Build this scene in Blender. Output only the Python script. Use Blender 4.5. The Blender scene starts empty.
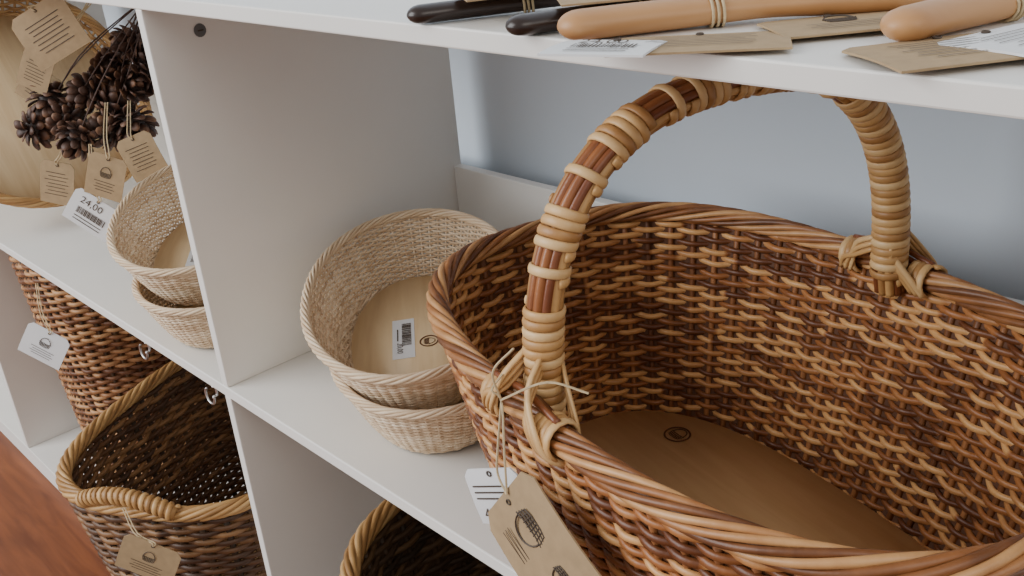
import bpy, math, random
import numpy as np
from mathutils import Matrix, Vector
random.seed(7); rng=np.random.default_rng(7)

# ------------------------------------------------------------ materials
def s(r,g,b):
    f=lambda c:(c/255/12.92) if c/255<=0.04045 else ((c/255+0.055)/1.055)**2.4
    return (f(r),f(g),f(b),1.0)
def newmat(name):
    m=bpy.data.materials.new(name); m.use_nodes=True
    nt=m.node_tree; b=nt.nodes['Principled BSDF']; return m,nt,b
def plain(name,col,rough=.5,metal=0.,noise=0.0,nscale=20,bump=0.0):
    m,nt,b=newmat(name)
    b.inputs['Roughness'].default_value=rough; b.inputs['Metallic'].default_value=metal
    tc=nt.nodes.new('ShaderNodeTexCoord'); nz=nt.nodes.new('ShaderNodeTexNoise')
    nz.inputs['Scale'].default_value=nscale; nz.inputs['Detail'].default_value=5
    nt.links.new(tc.outputs['Object'],nz.inputs['Vector'])
    r=nt.nodes.new('ShaderNodeValToRGB')
    r.color_ramp.elements[0].position=.3; r.color_ramp.elements[1].position=.7
    r.color_ramp.elements[0].color=tuple(c*(1-noise) for c in col[:3])+(1,)
    r.color_ramp.elements[1].color=tuple(min(1,c*(1+noise)) for c in col[:3])+(1,)
    nt.links.new(nz.outputs['Fac'],r.inputs['Fac']); nt.links.new(r.outputs['Color'],b.inputs['Base Color'])
    if bump>0:
        bp=nt.nodes.new('ShaderNodeBump'); bp.inputs['Strength'].default_value=bump; bp.inputs['Distance'].default_value=.001
        nt.links.new(nz.outputs['Fac'],bp.inputs['Height']); nt.links.new(bp.outputs['Normal'],b.inputs['Normal'])
    return m
def wicker(name,c0,c1,c2,rough=.4):
    m,nt,b=newmat(name)
    at=nt.nodes.new('ShaderNodeAttribute'); at.attribute_name='Col'
    tc=nt.nodes.new('ShaderNodeTexCoord'); nz=nt.nodes.new('ShaderNodeTexNoise')
    nz.inputs['Scale'].default_value=60; nz.inputs['Detail'].default_value=4
    nt.links.new(tc.outputs['Object'],nz.inputs['Vector'])
    ma=nt.nodes.new('ShaderNodeMath'); ma.operation='MULTIPLY_ADD'; ma.inputs[1].default_value=.7; ma.inputs[2].default_value=-.35
    nt.links.new(nz.outputs['Fac'],ma.inputs[0])
    ad=nt.nodes.new('ShaderNodeMath'); ad.operation='ADD'
    nt.links.new(at.outputs['Fac'],ad.inputs[0]); nt.links.new(ma.outputs[0],ad.inputs[1])
    r=nt.nodes.new('ShaderNodeValToRGB'); e=r.color_ramp.elements
    e[0].position=0; e[0].color=c0; e[1].position=1; e[1].color=c2
    k=e.new(.5); k.color=c1
    nt.links.new(ad.outputs[0],r.inputs['Fac']); nt.links.new(r.outputs['Color'],b.inputs['Base Color'])
    b.inputs['Roughness'].default_value=rough
    nz2=nt.nodes.new('ShaderNodeTexNoise'); nz2.inputs['Scale'].default_value=500
    nt.links.new(tc.outputs['Object'],nz2.inputs['Vector'])
    bp=nt.nodes.new('ShaderNodeBump'); bp.inputs['Strength'].default_value=.25; bp.inputs['Distance'].default_value=.0005
    nt.links.new(nz2.outputs['Fac'],bp.inputs['Height']); nt.links.new(bp.outputs['Normal'],b.inputs['Normal'])
    return m
def wood(name,c0,c1,scale=(4,40,40),rough=.45):
    m,nt,b=newmat(name)
    tc=nt.nodes.new('ShaderNodeTexCoord'); mp=nt.nodes.new('ShaderNodeMapping')
    mp.inputs['Scale'].default_value=scale
    nz=nt.nodes.new('ShaderNodeTexNoise'); nz.inputs['Scale'].default_value=2.2; nz.inputs['Detail'].default_value=7; nz.inputs['Distortion'].default_value=.6
    nt.links.new(tc.outputs['Object'],mp.inputs['Vector']); nt.links.new(mp.outputs['Vector'],nz.inputs['Vector'])
    r=nt.nodes.new('ShaderNodeValToRGB'); e=r.color_ramp.elements
    e[0].position=.3; e[0].color=c0; e[1].position=.7; e[1].color=c1
    nt.links.new(nz.outputs['Fac'],r.inputs['Fac']); nt.links.new(r.outputs['Color'],b.inputs['Base Color'])
    b.inputs['Roughness'].default_value=rough
    return m

M_WHITE=plain('white_laminate',s(232,230,225),.4,noise=.02,nscale=8)
M_WALL=plain('wall_paint',s(210,221,232),.8,noise=.02,nscale=6,bump=.1)
M_FLOOR=wood('floor_boards',s(104,54,28),s(140,80,44),(3,25,10),.4)
W_BIG=wicker('willow_brown',s(98,54,28),s(164,104,58),s(214,162,104),.42)
W_BIGSTAKE=wicker('willow_stake',s(96,56,30),s(138,86,48),s(168,112,68),.5)
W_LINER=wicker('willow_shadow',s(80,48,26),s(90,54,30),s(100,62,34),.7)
W_BIGRIM=wicker('willow_brown_rim',s(100,60,34),s(156,102,60),s(202,154,102),.42)
W_TAN=wicker('willow_tan',s(160,114,66),s(198,154,98),s(218,182,130),.45)
W_RED=wicker('willow_red_rod',s(84,42,24),s(118,64,36),s(156,98,56),.35)
W_CREAM=wicker('reed_cream',s(194,166,134),s(220,196,164),s(236,218,192),.6)
W_HAMP=wicker('willow_hamper',s(104,64,38),s(148,100,62),s(192,146,100),.5)
W_MIX=wicker('willow_mixed',s(70,46,30),s(100,68,42),s(146,108,70),.5)
W_DARK=wicker('willow_dark',s(50,38,26),s(76,56,38),s(106,80,52),.6)
W_RIM=wicker('willow_honey',s(140,102,60),s(176,134,82),s(204,166,112),.45)
WOOD_LIGHT=wood('plywood_birch',s(218,188,144),s(232,206,164))
WOOD_BASE=wood('plywood_oiled',s(218,176,124),s(232,196,146))
WOOD_BEECH=wood('beech',s(174,126,80),s(194,148,100),(8,8,8),.45)
WOOD_EBONY=wood('ebony',s(34,26,24),s(58,42,36),(8,8,8),.3)
KRAFT=plain('kraft_card',s(164,140,106),.8,noise=.08,nscale=120)
PAPER=plain('white_paper',s(222,224,226),.7,noise=.02)
INK=plain('black_ink',s(72,60,50),.7)
STAMP=plain('burnt_stamp',s(92,52,24),.7)
TWINE=plain('twine',s(196,176,140),.9,noise=.15,nscale=300)
METAL=plain('galvanised_steel',s(200,200,200),.3,1.0)
BARK=wicker('bark_brown',s(42,26,20),s(84,56,42),s(136,98,70),.6)

# ------------------------------------------------------------ mesh builder
class MB:
    def __init__(self): self.V=[];self.F=[];self.C=[];self.I=[];self.n=0
    def add(self,V,F,mat=0,col=.5):
        V=np.asarray(V,float).reshape(-1,3)
        if isinstance(F,np.ndarray): F=(F+self.n).tolist()
        else: F=[[i+self.n for i in f] for f in F]
        self.V.append(V); self.F+=F; self.I+=[mat]*len(F)
        c=np.full(len(V),col) if np.isscalar(col) else np.asarray(col)
        self.C.append(c); self.n+=len(V)
    def build(self,name,mats,M=None,smooth=True,recenter=True):
        V=np.concatenate(self.V); o=np.zeros(3)
        if M is None and recenter:
            o=(V.min(0)+V.max(0))/2; V=V-o
        me=bpy.data.meshes.new(name); me.from_pydata(V.tolist(),[],self.F)
        for m in mats: me.materials.append(m)
        me.polygons.foreach_set('material_index',self.I)
        me.polygons.foreach_set('use_smooth',[smooth]*len(self.F))
        ca=me.color_attributes.new('Col','FLOAT_COLOR','POINT')
        c=np.concatenate(self.C); arr=np.ones((len(c),4)); arr[:,0]=c;arr[:,1]=c;arr[:,2]=c
        ca.data.foreach_set('color',arr.ravel())
        me.update()
        ob=bpy.data.objects.new(name,me); bpy.context.scene.collection.objects.link(ob)
        if M is not None: ob.matrix_world=M
        else: ob.location=o
        return ob
def nrm(a): return a/np.maximum(np.linalg.norm(a,axis=-1,keepdims=True),1e-12)
def tangents(P,closed):
    if closed: T=np.roll(P,-1,0)-np.roll(P,1,0)
    else:
        T=np.empty_like(P); T[1:-1]=P[2:]-P[:-2]; T[0]=P[1]-P[0]; T[-1]=P[-1]-P[-2]
    return nrm(T)
def frame(P,closed=False,ref=None):
    T=tangents(P,closed)
    if ref is not None:
        ref=np.broadcast_to(np.asarray(ref,float),P.shape)
        N=nrm(ref-(ref*T).sum(1,keepdims=True)*T)
    else:
        N=np.empty_like(P); r=np.array([0,0,1.]) if abs(T[0][2])<.9 else np.array([1.,0,0])
        n=nrm(r-r.dot(T[0])*T[0])
        for i in range(len(P)):
            n=n-n.dot(T[i])*T[i]; n=n/max(np.linalg.norm(n),1e-9); N[i]=n
    return T,N,np.cross(T,N)
def tube(mb,P,r,sides=6,closed=False,ref=None,mat=0,col=.5,r2=None):
    P=np.asarray(P,float); n=len(P)
    T,N,B=frame(P,closed,ref)
    r=np.broadcast_to(np.asarray(r,float),(n,)); r2=r if r2 is None else np.broadcast_to(np.asarray(r2,float),(n,))
    a=np.arange(sides)*2*math.pi/sides
    V=P[:,None]+N[:,None]*(np.cos(a)[None,:,None]*r[:,None,None])+B[:,None]*(np.sin(a)[None,:,None]*r2[:,None,None])
    m=n if closed else n-1
    i=np.arange(m)[:,None]; j=np.arange(sides)[None]; i2=(i+1)%n; j2=(j+1)%sides
    F=np.stack([i*sides+j,i*sides+j2,i2*sides+j2,i2*sides+j],-1).reshape(-1,4)
    c=col if np.isscalar(col) else np.repeat(np.asarray(col),sides)
    F=F.tolist()
    if not closed: F.append(list(range(sides))[::-1]); F.append([(n-1)*sides+k for k in range(sides)])
    mb.add(V.reshape(-1,3),F,mat,c)
def box(mb,x0,x1,y0,y1,z0,z1,mat=0):
    V=[(x,y,z) for x in (x0,x1) for y in (y0,y1) for z in (z0,z1)]
    mb.add(V,[[0,1,3,2],[4,6,7,5],[0,4,5,1],[2,3,7,6],[0,2,6,4],[1,5,7,3]],mat)
def spline(pts,n):
    pts=np.asarray(pts,float); m=len(pts)
    ext=np.vstack([2*pts[0]-pts[1],pts,2*pts[-1]-pts[-2]])
    out=[]
    for t in np.linspace(0,m-1,n):
        i=min(int(t),m-2); f=t-i; p0,p1,p2,p3=ext[i:i+4]
        out.append(.5*((2*p1)+(-p0+p2)*f+(2*p0-5*p1+4*p2-p3)*f*f+(-p0+3*p1-3*p2+p3)*f**3))
    return np.array(out)
def resample(P,n):
    d=np.r_[0,np.cumsum(np.linalg.norm(np.diff(P,axis=0),axis=1))]
    t=np.linspace(0,d[-1],n); return np.stack([np.interp(t,d,P[:,k]) for k in range(3)],1),d[-1]
def coil(mb,P,R,turns,r,sides=8,mat=0,Rb=None,flat=None):
    """wrapping strip: r = half width along the core, flat = half thickness"""
    P,_=resample(P,max(14,int(turns*14))); T,N,B=frame(P)
    a=np.linspace(0,2*math.pi*turns,len(P))[:,None]
    Rb=R if Rb is None else Rb
    rad=N*np.cos(a)*R+B*np.sin(a)*Rb
    Q=P+rad
    col=.5+.35*np.sin(np.linspace(0,turns*1.3,len(P))*2.1)
    tube(mb,Q,r if flat is None else flat,sides,mat=mat,ref=rad,col=np.clip(col,0,1),r2=r)

def se_pt(a,b,n,th):
    c,si=np.cos(th),np.sin(th)
    return np.stack([a*np.sign(c)*np.abs(c)**(2/n),b*np.sign(si)*np.abs(si)**(2/n)],-1)
def se_theta(a,b,n,K):
    th=np.linspace(0,2*math.pi,8001); p=se_pt(a,b,n,th)
    d=np.r_[0,np.cumsum(np.linalg.norm(np.diff(p,axis=0),axis=1))]
    return np.interp(np.linspace(0,d[-1],K,endpoint=False),d,th),d[-1]
def basket(mb,prof,n,stakes,rows,rw,rz,rs,amp,spp=4,sides=6,strands=5,R=.006,rr=.0042,pitch=.09,
           foot=True,base=True,bz=(.004,.012),wm=0,sm=1,rm=0,bm=2,variation=.5,bscale=.97,seglen=9,liner=None,rimvar=None,wob=0.0):
    a1,b1,z1=prof(1); K=stakes*spp
    rimvar=variation if rimvar is None else rimvar
    th,per=se_theta(a1,b1,n,K)
    k=np.arange(K)
    def ring(t):
        a,b,z=prof(t); p=se_pt(a,b,n,th); T=np.roll(p,-1,0)-np.roll(p,1,0); T=nrm(T)
        N=np.stack([T[:,1],-T[:,0],0*T[:,0]],1); return np.c_[p,np.full(K,z)],N
    def noise1():
        o=np.zeros(K)
        for f in (3,7,13,23,41): o+=np.sin(2*math.pi*(f*k/K+rng.random()))
        return o/3
    common=noise1()+noise1()
    for i in range(rows):
        P,N=ring((i+.5)/rows)
        w=np.cos(math.pi*k/spp+math.pi*i); w=np.sign(w)*np.abs(w)**.8
        Q=P+N*(amp*w*(1+.15*wob*noise1()))[:,None]
        Q[:,2]+=rng.normal(0,rz*.06)+wob*rz*(.16*noise1()+.35*common*math.sin(math.pi*(i+.5)/rows))
        L=int(seglen*spp); off=rng.integers(0,L); nseg=K//L+2
        vals=.5+variation*(rng.random(nseg)-.5)*1.7
        col=np.clip(vals[(k+off)//L%nseg]+.12*(rng.random()-.5),0,1)
        th_=1+wob*.10*noise1()
        tube(mb,Q,rz*th_,sides,True,ref=(0,0,1),mat=wm,col=col,r2=rw*th_)
    S=[ring(t)[0] for t in np.linspace(0,1,9)]
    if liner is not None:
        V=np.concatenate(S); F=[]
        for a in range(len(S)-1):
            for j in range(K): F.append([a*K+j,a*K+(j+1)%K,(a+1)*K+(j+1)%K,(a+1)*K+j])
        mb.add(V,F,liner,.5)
    for j in range(stakes):
        P=np.array([q[j*spp] for q in S]); tube(mb,P,rs,5,mat=sm,col=float(rng.random()))
    def border(t,R,rr,strands,pitch,dz):
        P,N=ring(t); P=P.copy(); P[:,2]+=dz; turns=max(1,round(per/pitch))
        for j in range(strands):
            ang=2*math.pi*(turns*k/K+j/strands)
            Q=P+N*(R*np.cos(ang))[:,None]; Q[:,2]+=R*np.sin(ang)
            tube(mb,Q,rr*(1+.12*np.sin(k*.21+j)),6,True,ref=(0,0,1),mat=rm,col=np.clip(.5+.5*np.sin(k*.06+j*2.1)*rimvar,0,1))
        tube(mb,P,max(R-rr*.5,.001),6,True,ref=(0,0,1),mat=rm,col=.1)
    border(1,R,rr,strands,pitch,R*.6)
    if foot: border(0,R*.6,rr*.7,strands,pitch*.8,R*.6)
    if base:
        a0,b0,z0=prof(0); p=se_pt(a0*bscale,b0*bscale,n,th)
        V=np.r_[np.c_[p,np.full(K,z0+bz[0])],np.c_[p,np.full(K,z0+bz[1])]]
        F=[list(range(K))[::-1],[K+i for i in range(K)]]+[[i,(i+1)%K,K+(i+1)%K,K+i] for i in range(K)]
        mb.add(V,F,bm)
    P,N=ring(1); return P

_txt={}
def text_geo(body,size):
    key=(body,size)
    if key not in _txt:
        cu=bpy.data.curves.new('t','FONT'); cu.body=body; cu.size=size; cu.align_x='CENTER'; cu.align_y='CENTER'; cu.resolution_u=3
        ob=bpy.data.objects.new('t',cu); bpy.context.scene.collection.objects.link(ob)
        bpy.context.view_layer.update()
        dg=bpy.context.evaluated_depsgraph_get(); me=bpy.data.meshes.new_from_object(ob.evaluated_get(dg))
        V=np.array([v.co[:] for v in me.vertices]); F=[list(p.vertices) for p in me.polygons]
        bpy.data.objects.remove(ob); bpy.data.meshes.remove(me); bpy.data.curves.remove(cu)
        _txt[key]=(V,F)
    return _txt[key]
def put_text(mb,body,size,o,u,v,mat):
    V,F=text_geo(body,size)
    if len(V): mb.add(np.asarray(o)+V[:,:1]*u+V[:,1:2]*v,F,mat)
def rect(mb,o,u,v,w,h,mat):
    o=np.asarray(o); mb.add([o-u*w/2-v*h/2,o+u*w/2-v*h/2,o+u*w/2+v*h/2,o-u*w/2+v*h/2],[[0,1,2,3]],mat)
def bars(mb,o,u,v,w,h,mat,seed=1):
    r=random.Random(seed); x=-w/2
    while x<w/2:
        b=r.choice([.4,.7,1.1])*w/30; rect(mb,np.asarray(o)+u*(x+b/2),u,v,b,h,mat); x+=b+r.choice([.4,.8])*w/30
def icon(mb,o,u,v,sz,mat):
    o=np.asarray(o); q=lambda x,y:o+u*x*sz+v*y*sz; r=sz*.022
    for y,w in ((.0,.5),(-.12,.47),(-.24,.44),(-.36,.4)):
        tube(mb,[q(-w,y),q(-w*.5,y-.06),q(w*.5,y-.06),q(w,y)],r,4,mat=mat)
    for x in np.linspace(-.45,.45,8): tube(mb,[q(x,0),q(x*.85,-.38)],r*.8,4,mat=mat)
    t=np.linspace(0,math.pi,12); tube(mb,[q(-.42*math.cos(a),.5*math.sin(a)) for a in t],r*1.3,4,mat=mat)
def tag(mb,top,u,down,w,h,body=0,style='icon',seed=1):
    """mats: 0 kraft,1 paper,2 ink,3 twine"""
    u=nrm(np.asarray(u,float)); down=np.asarray(down,float); down=nrm(down-down.dot(u)*u); n=np.cross(down,u); v=-down
    top=np.asarray(top,float); c=min(w,h)*.12; t=.0005
    bend=lambda y:.04*h*math.sin(y/h*2.2)
    ny=8; ys=[0]+list(np.linspace(c,h,ny-1)); VV=[]
    for y in ys:
        hw=w/2-(max(0,c-y))
        for sgn in (-1,1):
            for tt in (t,-t): VV.append(top+u*sgn*hw+down*y+n*(tt+bend(y)))
    F=[]
    for i in range(ny-1):
        a=i*4;b=a+4
        F+= [[a,b,b+2,a+2],[a+1,a+3,b+3,b+1],[a,a+1,b+1,b],[a+2,b+2,b+3,a+3]]
    F+=[[0,2,3,1],[(ny-1)*4,(ny-1)*4+1,(ny-1)*4+3,(ny-1)*4+2]]
    mb.add(VV,F,body)
    at=lambda x,y:top+u*x+down*y+n*(t+bend(y)+.0005)
    an=np.linspace(0,2*math.pi,11)[:-1]; hc=at(0,h*.08)
    tube(mb,[hc+(u*math.cos(a)+v*math.sin(a))*.0016 for a in an],.0005,4,True,ref=n,mat=2)
    if style=='icon':
        m=min(w,h); icon(mb,at(0,h*.40),u,v,m*.32,2)
        for i in range(4): rect(mb,at(0,h*(.62+.07*i)),u,v,w*(.55-.1*(i%2)),h*.014,2)
    elif style=='two':
        m=min(w,h); icon(mb,at(w*.05,h*.34),v,-u,m*.34,2); icon(mb,at(w*.05,h*.78),v,-u,m*.24,2); icon(mb,at(-w*.28,h*.72),v,-u,m*.16,2)
        for i in range(3): rect(mb,at(-w*(.2+.05*i),h*.36),u,v,w*.012,h*.3,2)
    elif style=='text':
        for i in range(7): rect(mb,at(w*.04*math.sin(i*3+seed),h*(.26+.085*i)),u,v,w*(.66-.1*abs(math.sin(i*2.3+seed))),h*.014,2)
    elif style=='price':
        put_text(mb,'24,00',w*.22,at(-w*.08,h*.26),u,v,2)
        bars(mb,at(0,h*.56),u,v,w*.6,h*.2,2,seed)
        for i in range(2): rect(mb,at(0,h*(.75+.1*i)),u,v,w*.6,h*.025,2)
    elif style=='price45':
        put_text(mb,'45,00',w*.24,at(-w*.1,h*.82),u,v,2)
        for i in range(3): rect(mb,at(-w*.1,h*(.3+.11*i)),u,v,w*.6,h*.03,2)
    return hc
TAGM=[KRAFT,PAPER,INK,TWINE]
def string(mb,pts,n=16,r=.0007,mat=3): tube(mb,spline(pts,n),r,5,mat=mat)

# ------------------------------------------------------------ room
mb=MB(); box(mb,-3,3,.36,.42,-.5,2.0); mb.build('wall_back',[M_WALL],smooth=False)
mb=MB(); box(mb,-3,3,-3,.42,-.56,-.5); mb.build('floor',[M_FLOOR],smooth=False)

# ------------------------------------------------------------ shelving unit
mb=MB()
XS=[(-1.884,-1.872),(-.942,-.93),(-.012,0),(.93,.942)]
for x0,x1 in XS:
    box(mb,x0,x1,0,.33,-.463,-.012); box(mb,x0,x1,0,.33,0,.37)
box(mb,-1.884,.942,-.0005,.33,-.012,0); box(mb,-1.884,.942,-.0005,.33,.37,.382); box(mb,-1.884,.942,-.0005,.33,-.4995,-.463)
for i in range(3):
    x0=XS[i][1]; x1=XS[i+1][0]
    box(mb,x0,x1,.318,.33,0,.144); box(mb,x0,x1,.318,.33,-.463,-.012)  # upper-bay white board stands in for a sunlit band low on the wall
unit=mb.build('shelving_unit',[M_WHITE],smooth=False)
bv=unit.modifiers.new('b','BEVEL'); bv.width=.0012; bv.segments=2; bv.limit_method='ANGLE'
mb=MB()
an=np.linspace(0,2*math.pi,17)[:-1]
ring=[(0.0006,.049+.006*math.cos(a),.344+.006*math.sin(a)) for a in an]; inner=[(0.0016,.049+.0045*math.cos(a),.344+.0045*math.sin(a)) for a in an]
mb.add(ring+inner,[[i,(i+1)%16,16+(i+1)%16,16+i] for i in range(16)]+[list(range(16,32))])
box(mb,.0014,.002,.0462,.0518,.3434,.3446,1)
mb.build('cam_screw',[plain('screw_grey',s(96,96,96),.5),INK])

def rotz(c,deg): return Matrix.Translation(c)@Matrix.Rotation(math.radians(deg),4,'Z')

# ------------------------------------------------------------ main handled basket
mb=MB()
H=.178; YO=.002
def prof(t):
    f=t**.75; return (.196+(.236-.196)*f,.108+(.151-.108)*f,.004+t*(H-.004))
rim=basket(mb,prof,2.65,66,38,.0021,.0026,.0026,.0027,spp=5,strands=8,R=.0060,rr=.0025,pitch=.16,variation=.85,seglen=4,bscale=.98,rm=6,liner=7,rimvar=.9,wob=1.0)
ph=np.linspace(0,math.pi,200); e=2/2.6
arch=np.stack([0*ph,-.138*np.sign(np.cos(ph))*np.abs(np.cos(ph))**e,.185+.155*np.sin(ph)**e],1)
leg0=np.array([[0,-.141,.168],[0,-.139,.178]]); leg1=leg0*[1,-1,1]
arch=np.r_[leg0,arch,leg1[::-1]]; arch[:,1]+=YO
arch,L=resample(arch,240)
T,N,B=frame(arch,ref=(1,0,0))
for j in range(10):
    a=2*math.pi*j/10+np.linspace(0,.9,240)
    Q=arch+N*(np.cos(a)*.0082)[:,None]+B*(np.sin(a)*.0068)[:,None]
    tan=j in (0,1,5,6)
    tube(mb,Q,.0031,6,mat=4 if tan else 3,col=float(rng.random())*(.5 if tan else 1))
tube(mb,arch,.006,8,mat=3,col=.1)
def hs(f0,f1,pitch=.0056,R=.0103,r=.0029):
    i0,i1=int(f0*239),int(f1*239); seg=arch[i0:i1+1]; ln=np.linalg.norm(np.diff(seg,axis=0),axis=1).sum()
    P,_=resample(seg,max(14,int(ln/pitch*16))); T,N,B=frame(P,ref=(1,0,0))
    a=np.linspace(0,2*math.pi*ln/pitch,len(P))[:,None]
    rad=N*np.cos(a)*(R+.0018)+B*np.sin(a)*R
    tube(mb,P+rad,.0013,8,ref=rad,r2=r,mat=4,col=np.clip(.5+.45*np.sin(a[:,0]*.37),0,1))
for f0,f1 in ((.02,.145),(.205,.255),(.315,.370),(.43,.475),(.53,.59),(.69,.98)): hs(f0,f1)
for f0 in (.175,.28,.40,.495,.62,.65): hs(f0,f0+.012)
K=len(rim)
def near_idx(x,y): return int(np.argmin((rim[:,0]-x)**2+(rim[:,1]-y)**2))
for sy in (-1,1):
    xo=.006 if sy<0 else -.008; sp=.029
    for sx in (-1,1):
        X=lambda v:xo+sx*v
        i=near_idx(X(sp-.001),sy*.151); seg=np.array([rim[(i+d)%K] for d in range(-2,3)]); seg[:,2]+=.003
        coil(mb,seg,.0110,3.4,.0030,mat=4,flat=.0014)
        for q in range(3):
            o=.0042*(q-1)
            P=spline([(sx*.007,sy*.143+YO,.211+o),(X(.013),sy*.158,.199+o),(X(sp-.006)+o,sy*.1635,.187),(X(sp+.001)+o,sy*.1615,.175),(X(sp+.005)+o,sy*.153,.169)],14)
            tube(mb,P,.0012,6,mat=4,col=.4+.2*q,ref=(0,sy,0.6),r2=.0024)
            P=spline([(sx*.007,sy*.130+YO,.204+o),(X(.016),sy*.134,.194+o),(X(sp-.003)+o,sy*.138,.182),(X(sp+.003)+o,sy*.142,.172)],12)
            tube(mb,P,.0012,6,mat=4,col=.4+.2*q,ref=(0,-sy,0.6),r2=.0022)
    for q in range(3):
        P=spline([(x,sy*(.150-.02*abs(x)),.191+.0032*q-.02*(abs(x)/.04)*.3) for x in (-.034,-.02,0,.02,.034)],14)
        P[:,1]+=sy*.003*(q-1); P[:,0]+=xo; tube(mb,P,.0022,6,mat=3,col=.3*q)
ang=np.linspace(0,2*math.pi,25)[:-1]; sc=np.array([-.130,.057,.0164])
tube(mb,[sc+[.0105*math.cos(a),.0105*math.sin(a),0] for a in ang],.0008,4,True,ref=(0,0,1),mat=5)
icon(mb,sc+[0,.001,0],np.array([1,0,0.]),np.array([0,1,0.]),.015,5)
mb.build('handled_wicker_basket',[W_BIG,W_BIGSTAKE,WOOD_BASE,W_RED,W_TAN,STAMP,W_BIGRIM,W_LINER],M=rotz((.5260,.1050,.001),-13.8))

# ------------------------------------------------------------ cream oval trays
def make_tray():
    mb=MB()
    def prof(t): return (.110+(.146-.110)*t**.8,.066+(.097-.066)*t**.8,.003+t*.060)
    basket(mb,prof,2.1,76,28,.0011,.00135,.0011,.0013,spp=4,sides=5,strands=6,R=.0030,rr=.0015,pitch=.07,
           variation=.5,bz=(.003,.007),bscale=.99,wob=.7)
    lo=np.array([0,-.016,.0104])
    u=np.array([.0,1,0]);v=np.array([-1.,0,0])
    lc=lo+[.004,.0,0]
    rect(mb,lc,u,v,.021,.066,3)
    bars(mb,lc+[-.006,.003,.0004],-v,u,.038,.009,4,3)
    put_text(mb,'20,00',.008,lc+[.016,-.0035,.0004],-v,u,4)
    rect(mb,lc+[-.006,-.0055,.0004],-v,u,.020,.0012,4)
    sc=lo+[.014,.024,0]
    tube(mb,[sc+[.0085*math.cos(a),.0085*math.sin(a),0] for a in ang],.0007,4,True,ref=(0,0,1),mat=5)
    icon(mb,sc,np.array([1,0,0.]),np.array([0,1,0.]),.011,5)
    return mb.build('oval_wicker_tray',[W_CREAM,W_CREAM,WOOD_LIGHT,PAPER,INK,STAMP],M=Matrix())
tr=make_tray()
S93=Matrix.Scale(.94,4)
tr.matrix_world=rotz((.181,.126,.001),-38)@S93
def tray_at(M):
    o=bpy.data.objects.new('oval_wicker_tray',tr.data); bpy.context.scene.collection.objects.link(o); o.matrix_world=M
tray_at(rotz((.158,.130,.047),-38)@Matrix.Rotation(math.radians(7),4,'Y')@Matrix.Rotation(math.radians(2),4,'X'))
tray_at(rotz((-.170,.098,.001),-36)@S93)
tray_at(rotz((-.202,.107,.058),-38)@Matrix.Rotation(math.radians(8),4,'Y'))

# big tray leaning against the far divider
mb=MB()
basket(mb,lambda t:(.165+.018*t,.148+.018*t,.003+.03*t),2.3,60,6,.002,.0028,.0022,.0025,strands=7,R=.005,rr=.0028,pitch=.12,bz=(.002,.006),bscale=.99)
xl=Vector((-.63,0,.777)).normalized(); zl=Vector((.777,0,.63)).normalized(); yl=zl.cross(xl)
M=Matrix.Identity(4)
for i in range(3): M[i][0]=xl[i]; M[i][1]=yl[i]; M[i][2]=zl[i]
M.translation=Vector((-.803,.125,.158))
mb.build('round_serving_tray',[W_RIM,W_RIM,WOOD_LIGHT],M=M)

# ------------------------------------------------------------ lower baskets
mb=MB()
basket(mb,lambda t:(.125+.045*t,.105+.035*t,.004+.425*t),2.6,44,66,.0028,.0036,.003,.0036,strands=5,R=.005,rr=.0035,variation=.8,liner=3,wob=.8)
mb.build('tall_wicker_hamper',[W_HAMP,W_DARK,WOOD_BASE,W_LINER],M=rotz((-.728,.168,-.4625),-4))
mb=MB()
rim2=basket(mb,lambda t:(.18+.045*t**.8,.13+.042*t**.8,.004+.258*t),3.0,46,42,.0033,.0040,.0042,.0032,strands=7,R=.0065,rr=.0034,pitch=.14,variation=.65,wm=0,rm=3,wob=.6)
K2=len(rim2); seg=np.array([rim2[d%K2] for d in range(-9,10)]); w=np.linspace(-1,1,19); seg[:,2]+=.008+.016*(1-w**2); seg[:,0]+=.004
coil(mb,seg,.0095,17,.0030,mat=3,flat=.0014); tube(mb,seg,.009,10,mat=3,col=.4)
mb.build('squared_wicker_basket',[W_MIX,W_DARK,WOOD_BASE,W_RIM],M=rotz((-.290,.128,-.4625),-62))
mb=MB()
basket(mb,lambda t:(.205+.06*t,.14+.045*t,.004+.33*t),2.3,46,52,.0030,.0038,.0036,.0034,strands=7,R=.0065,rr=.0034,pitch=.14,variation=.8,rm=3,liner=0)
mb.build('deep_wicker_basket',[W_DARK,W_DARK,WOOD_BASE,W_RIM],M=rotz((.400,.118,-.4625),0))

# ------------------------------------------------------------ bark rosettes bunch
mb=MB()
def cone(c,r):
    c=np.array(c); n=44; R0=Matrix.Rotation(rng.uniform(0,6),3,'X')@Matrix.Rotation(rng.uniform(0,6),3,'Y'); R0=np.array(R0)
    ax=R0@np.array([0,0,1.])
    for i in range(n):
        z=1-2*(i+.5)/n; ph=i*2.39996; q=math.sqrt(1-z*z); d=R0@np.array([q*math.cos(ph),q*math.sin(ph),z])
        t1=ax-ax.dot(d)*d; t1=nrm(t1+rng.normal(0,.12,3)); t2=np.cross(d,t1)
        k=.92+.16*rng.random()
        pts=[c+d*r*.45-t1*r*.15, c+d*r*.80-t1*r*.02, c+d*r*1.02*k+t1*r*.12, c+d*r*1.14*k+t1*r*.30]
        P=spline(pts,7); wd=np.array([.10,.20,.26,.28,.26,.20,.09])*r
        tube(mb,P,wd,5,ref=t2,mat=0,col=np.linspace(0,.35+.65*rng.random(),7),r2=wd*.22)
    a=np.linspace(0,math.pi,6)
    tube(mb,[c+np.array([0,0,-r*.7*math.cos(x)]) for x in a],np.maximum(np.sin(a)*r*.7,.001),8,mat=0,col=.0,ref=(1,0,0))
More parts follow.
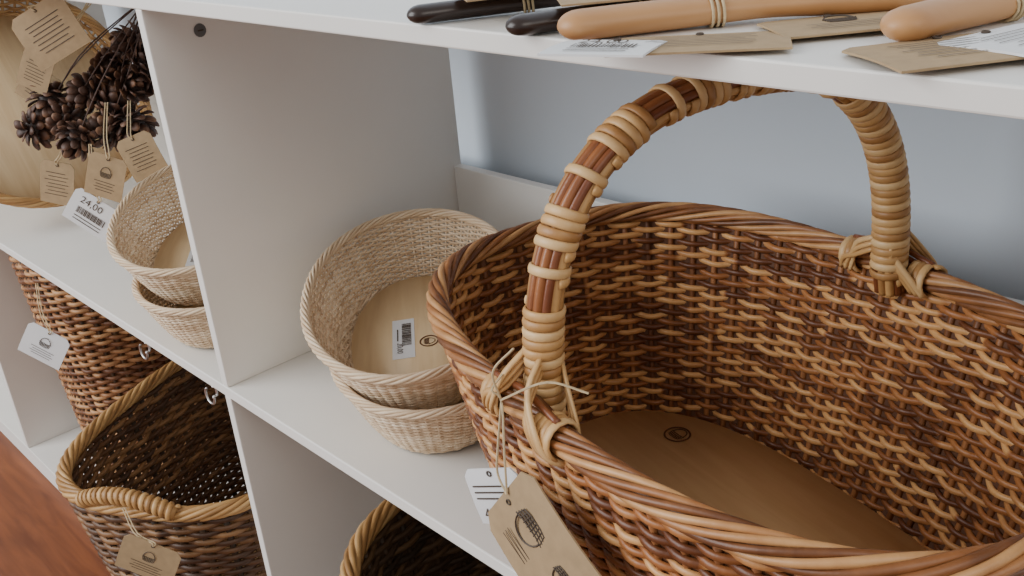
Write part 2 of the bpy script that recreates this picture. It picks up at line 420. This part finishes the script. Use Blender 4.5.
C0=np.array([-.45,.068,.198]); ur=np.array([.686,.7227,-.0842]); dn=np.array([.2446,-.3381,-.9087]); fw=np.array([-.685,.603,-.409])
hub=np.array([-.365,.17,.340])
for dx,dy in ((-.046,.008),(-.008,-.002),(.022,-.036),(.050,-.066),(.078,-.096),(.084,-.045),(.046,.012),(.078,.004),(.104,-.072),(.012,.026),(.052,-.022),(-.026,-.024)):
    c=C0+ur*dx+dn*dy+fw*rng.uniform(-.012,.012); cone(c,.0215+.004*rng.random())
    tube(mb,spline([hub,(hub+c)/2+rng.normal(0,.010,3),c],10),.0009,5,mat=0,col=.3)
tube(mb,spline([(-.365,.17,.3695),(-.365,.17,.340)],4),.0016,5,mat=1)
mb.build('dried_bark_rose_bunch',[BARK,TWINE])

# ------------------------------------------------------------ tags
U=np.array([.75,.66,0.]); D=np.array([0,0,-1.])
def rot_in(u,d,deg):
    a=math.radians(deg); u=nrm(np.array(u,float)); d=nrm(np.array(d,float))
    return u*math.cos(a)+d*math.sin(a), d*math.cos(a)-u*math.sin(a)
def hanging(cen,u,d,deg,w,h,hang,style='icon',body=0,seed=1):
    mb=MB(); u2,d2=rot_in(u,d,deg); top=np.array(cen)-d2*h/2
    hc=tag(mb,top,u2,d2,w,h,body,style,seed)
    hang=np.array(hang); mid=(hang+hc)/2+np.array([.004,-.004,-.004])
    string(mb,[hc,hc-d2*.006+U*.001,mid,hang]); string(mb,[hc,hc-d2*.006-U*.003,mid-U*.004,hang-U*.003])
    mb.build('price_tag',TAGM,smooth=False)
mb=MB()
tag(mb,(.4945,-.066,.141),(.605,0,.796),(.91,-.03,-.41),.070,.074,0,'two')
tag(mb,np.array([.470,-.056,.141]),*rot_in((1,.12,0),(0,0,-1),-22),.046,.036,1,'price45')
kn=np.array([.486,-.054,.192])
hp=np.array([.499,-.068,.143])
string(mb,[(.482,-.048,.205),(.481,-.056,.198),kn,(.496,-.064,.170),hp]); string(mb,[kn,(.488,-.062,.165),(.488,-.064,.150),hp])
string(mb,[kn,(.50,-.062,.203),(.52,-.050,.214),(.54,-.04,.210)]); string(mb,[kn,(.486,-.058,.212),(.498,-.052,.228)])
mb.build('price_tag',TAGM,smooth=False)
hanging((-.128,-.082,-.232),U,D,28,.068,.050,(-.175,-.078,-.186),'icon',0)
hanging((-.612,.0,-.148),U,D,35,.066,.056,(-.665,.03,-.07),'icon',1,2)
hanging((-.325,.050,.150),U,D,22,.046,.054,(-.37,.09,.225),'icon',0)
hanging((-.348,.030,.104),U,D,40,.060,.046,(-.375,.06,.18),'price',1)
hanging((-.418,.062,.312),U,D,-24,.080,.066,(-.395,.14,.362),'text',0,3)
hanging((-.505,.060,.235),U,D,40,.050,.050,(-.42,.12,.34),'text',0,4)
hanging((-.475,.040,.118),U,D,15,.045,.058,(-.445,.06,.18),'text',0,5)
hanging((-.353,.110,.155),U,D,-18,.050,.055,(-.375,.12,.22),'text',0,6)
hanging((-.470,.050,.262),U,D,30,.040,.050,(-.41,.12,.34),'text',0,7)

# ------------------------------------------------------------ items on the top shelf
def wooden_handle(name,p0,p1,mat,w=.011,h=.0065,curve=.006):
    mb=MB(); p0=np.array(p0,float); p1=np.array(p1,float); n=40; t=np.linspace(0,1,n)
    t=.5-.5*np.cos(t*math.pi)
    d=nrm(p1-p0); side=np.cross([0,0,1.],d)
    P=p0+(p1-p0)*t[:,None]+side*(curve*np.sin(t*math.pi*1.6))[:,None]
    prof_=1-.22*np.exp(-((t-.5)/.14)**2)
    L=np.linalg.norm(p1-p0); ed=np.minimum(t,1-t)*L/w; cap=np.sqrt(np.clip(1-(1-np.clip(ed,0,1))**2,0.02,1))
    P[:,2]+=h
    tube(mb,P,h*prof_*cap,16,ref=(0,0,1),r2=w*prof_*cap)
    i=int(n*.42)
    coil(mb,P[i:i+2],h*1.05,3,.0008,5,mat=1,Rb=w*.95)
    string(mb,[P[i]+[0,0,h],P[i]+side*.012+[0,0,h*.6],P[i]+side*.03-[0,0,h*.7]],10,mat=1)
    mb.build(name,[mat,TWINE])
Z=.3825
wooden_handle('beech_wooden_handle',(.506,-.011,Z),(.638,.151,Z),WOOD_BEECH,.0115,.0075)
wooden_handle('beech_wooden_handle',(.651,.040,Z),(.711,.219,Z),WOOD_BEECH,.0115,.0075)
wooden_handle('dark_wooden_handle',(.470,-.012,Z),(.575,.160,Z),WOOD_EBONY,.0085,.0055)
wooden_handle('dark_wooden_handle',(.382,-.008,Z),(.494,.143,Z),WOOD_EBONY,.0085,.0055)
def flat_tag(c,deg,w,h,style,body=0,z=.3832,seed=1,lift=0.0):
    mb=MB(); a=math.radians(deg); u=np.array([math.cos(a),math.sin(a),0]); d=np.array([math.sin(a),-math.cos(a),-lift])
    top=np.array([c[0],c[1],z])-nrm(d)*h/2
    tag(mb,top,u,d,w,h,body,style,seed); mb.build('price_tag',TAGM,smooth=False)
flat_tag((.576,.008),35,.080,.046,'text',0,.3834,1)
flat_tag((.546,-.022),20,.050,.038,'price',1,.3848,2)
flat_tag((.684,.040),55,.086,.056,'text',0,.3834,3)
flat_tag((.700,.060),75,.060,.050,'text',1,.3846,8)
flat_tag((.500,.045),50,.070,.050,'icon',0,.396,4)
flat_tag((.425,.035),60,.060,.045,'text',0,.396,5)
flat_tag((.612,.070),50,.070,.050,'icon',0,.3834,6)

# ------------------------------------------------------------ screw hooks
def hook(x,y,z,name='screw_hook'):
    mb=MB(); a=np.linspace(-.3,math.pi*1.35,14)
    pts=[(x,y,z),(x,y,z-.012)]+[(x+.009*math.cos(t)-.009+0.0,y-.004,z-.021-.009*math.sin(t)+.006) for t in a]
    tube(mb,spline(pts,40),.0014,6,mat=0)
    tube(mb,[(x,y,z),(x,y,z-.002)],.004,10,mat=0,ref=(1,0,0)); mb.build(name,[METAL])
hook(-.04,.004,-.0122); hook(-.20,.004,-.0122)

# ------------------------------------------------------------ light
def area(loc,target,size,power,col):
    l=bpy.data.lights.new('window_or_fill_light','AREA'); l.size=size; l.energy=power; l.color=col
    o=bpy.data.objects.new('window_or_fill_light',l); bpy.context.scene.collection.objects.link(o)
    o.location=loc; o.rotation_euler=(Vector(target)-Vector(loc)).to_track_quat('-Z','Y').to_euler()
area((-1.3,-2.3,1.4),(.3,.1,.1),2.4,122,(.96,.98,1.0))
area((2.4,-.6,1.7),(.4,.1,.1),1.4,16,(1.0,.93,.84))  # warm fill added at the right for sheen, not a window
w=bpy.data.worlds.new('World'); bpy.context.scene.world=w; w.use_nodes=True
w.node_tree.nodes['Background'].inputs[0].default_value=(.98,.97,.96,1); w.node_tree.nodes['Background'].inputs[1].default_value=.58

# ------------------------------------------------------------ camera
cd=bpy.data.cameras.new('Camera'); cam=bpy.data.objects.new('Camera',cd); bpy.context.scene.collection.objects.link(cam)
cd.sensor_width=36; cd.lens=35.16; cd.clip_start=.01
R=Matrix(((.686,-.2446,.6853),(.7227,.3381,-.6027),(-.0842,.9087,.4088)))
M=R.to_4x4(); M.translation=Vector((.8556,-.3637,.4758)); cam.matrix_world=M
bpy.context.scene.camera=cam
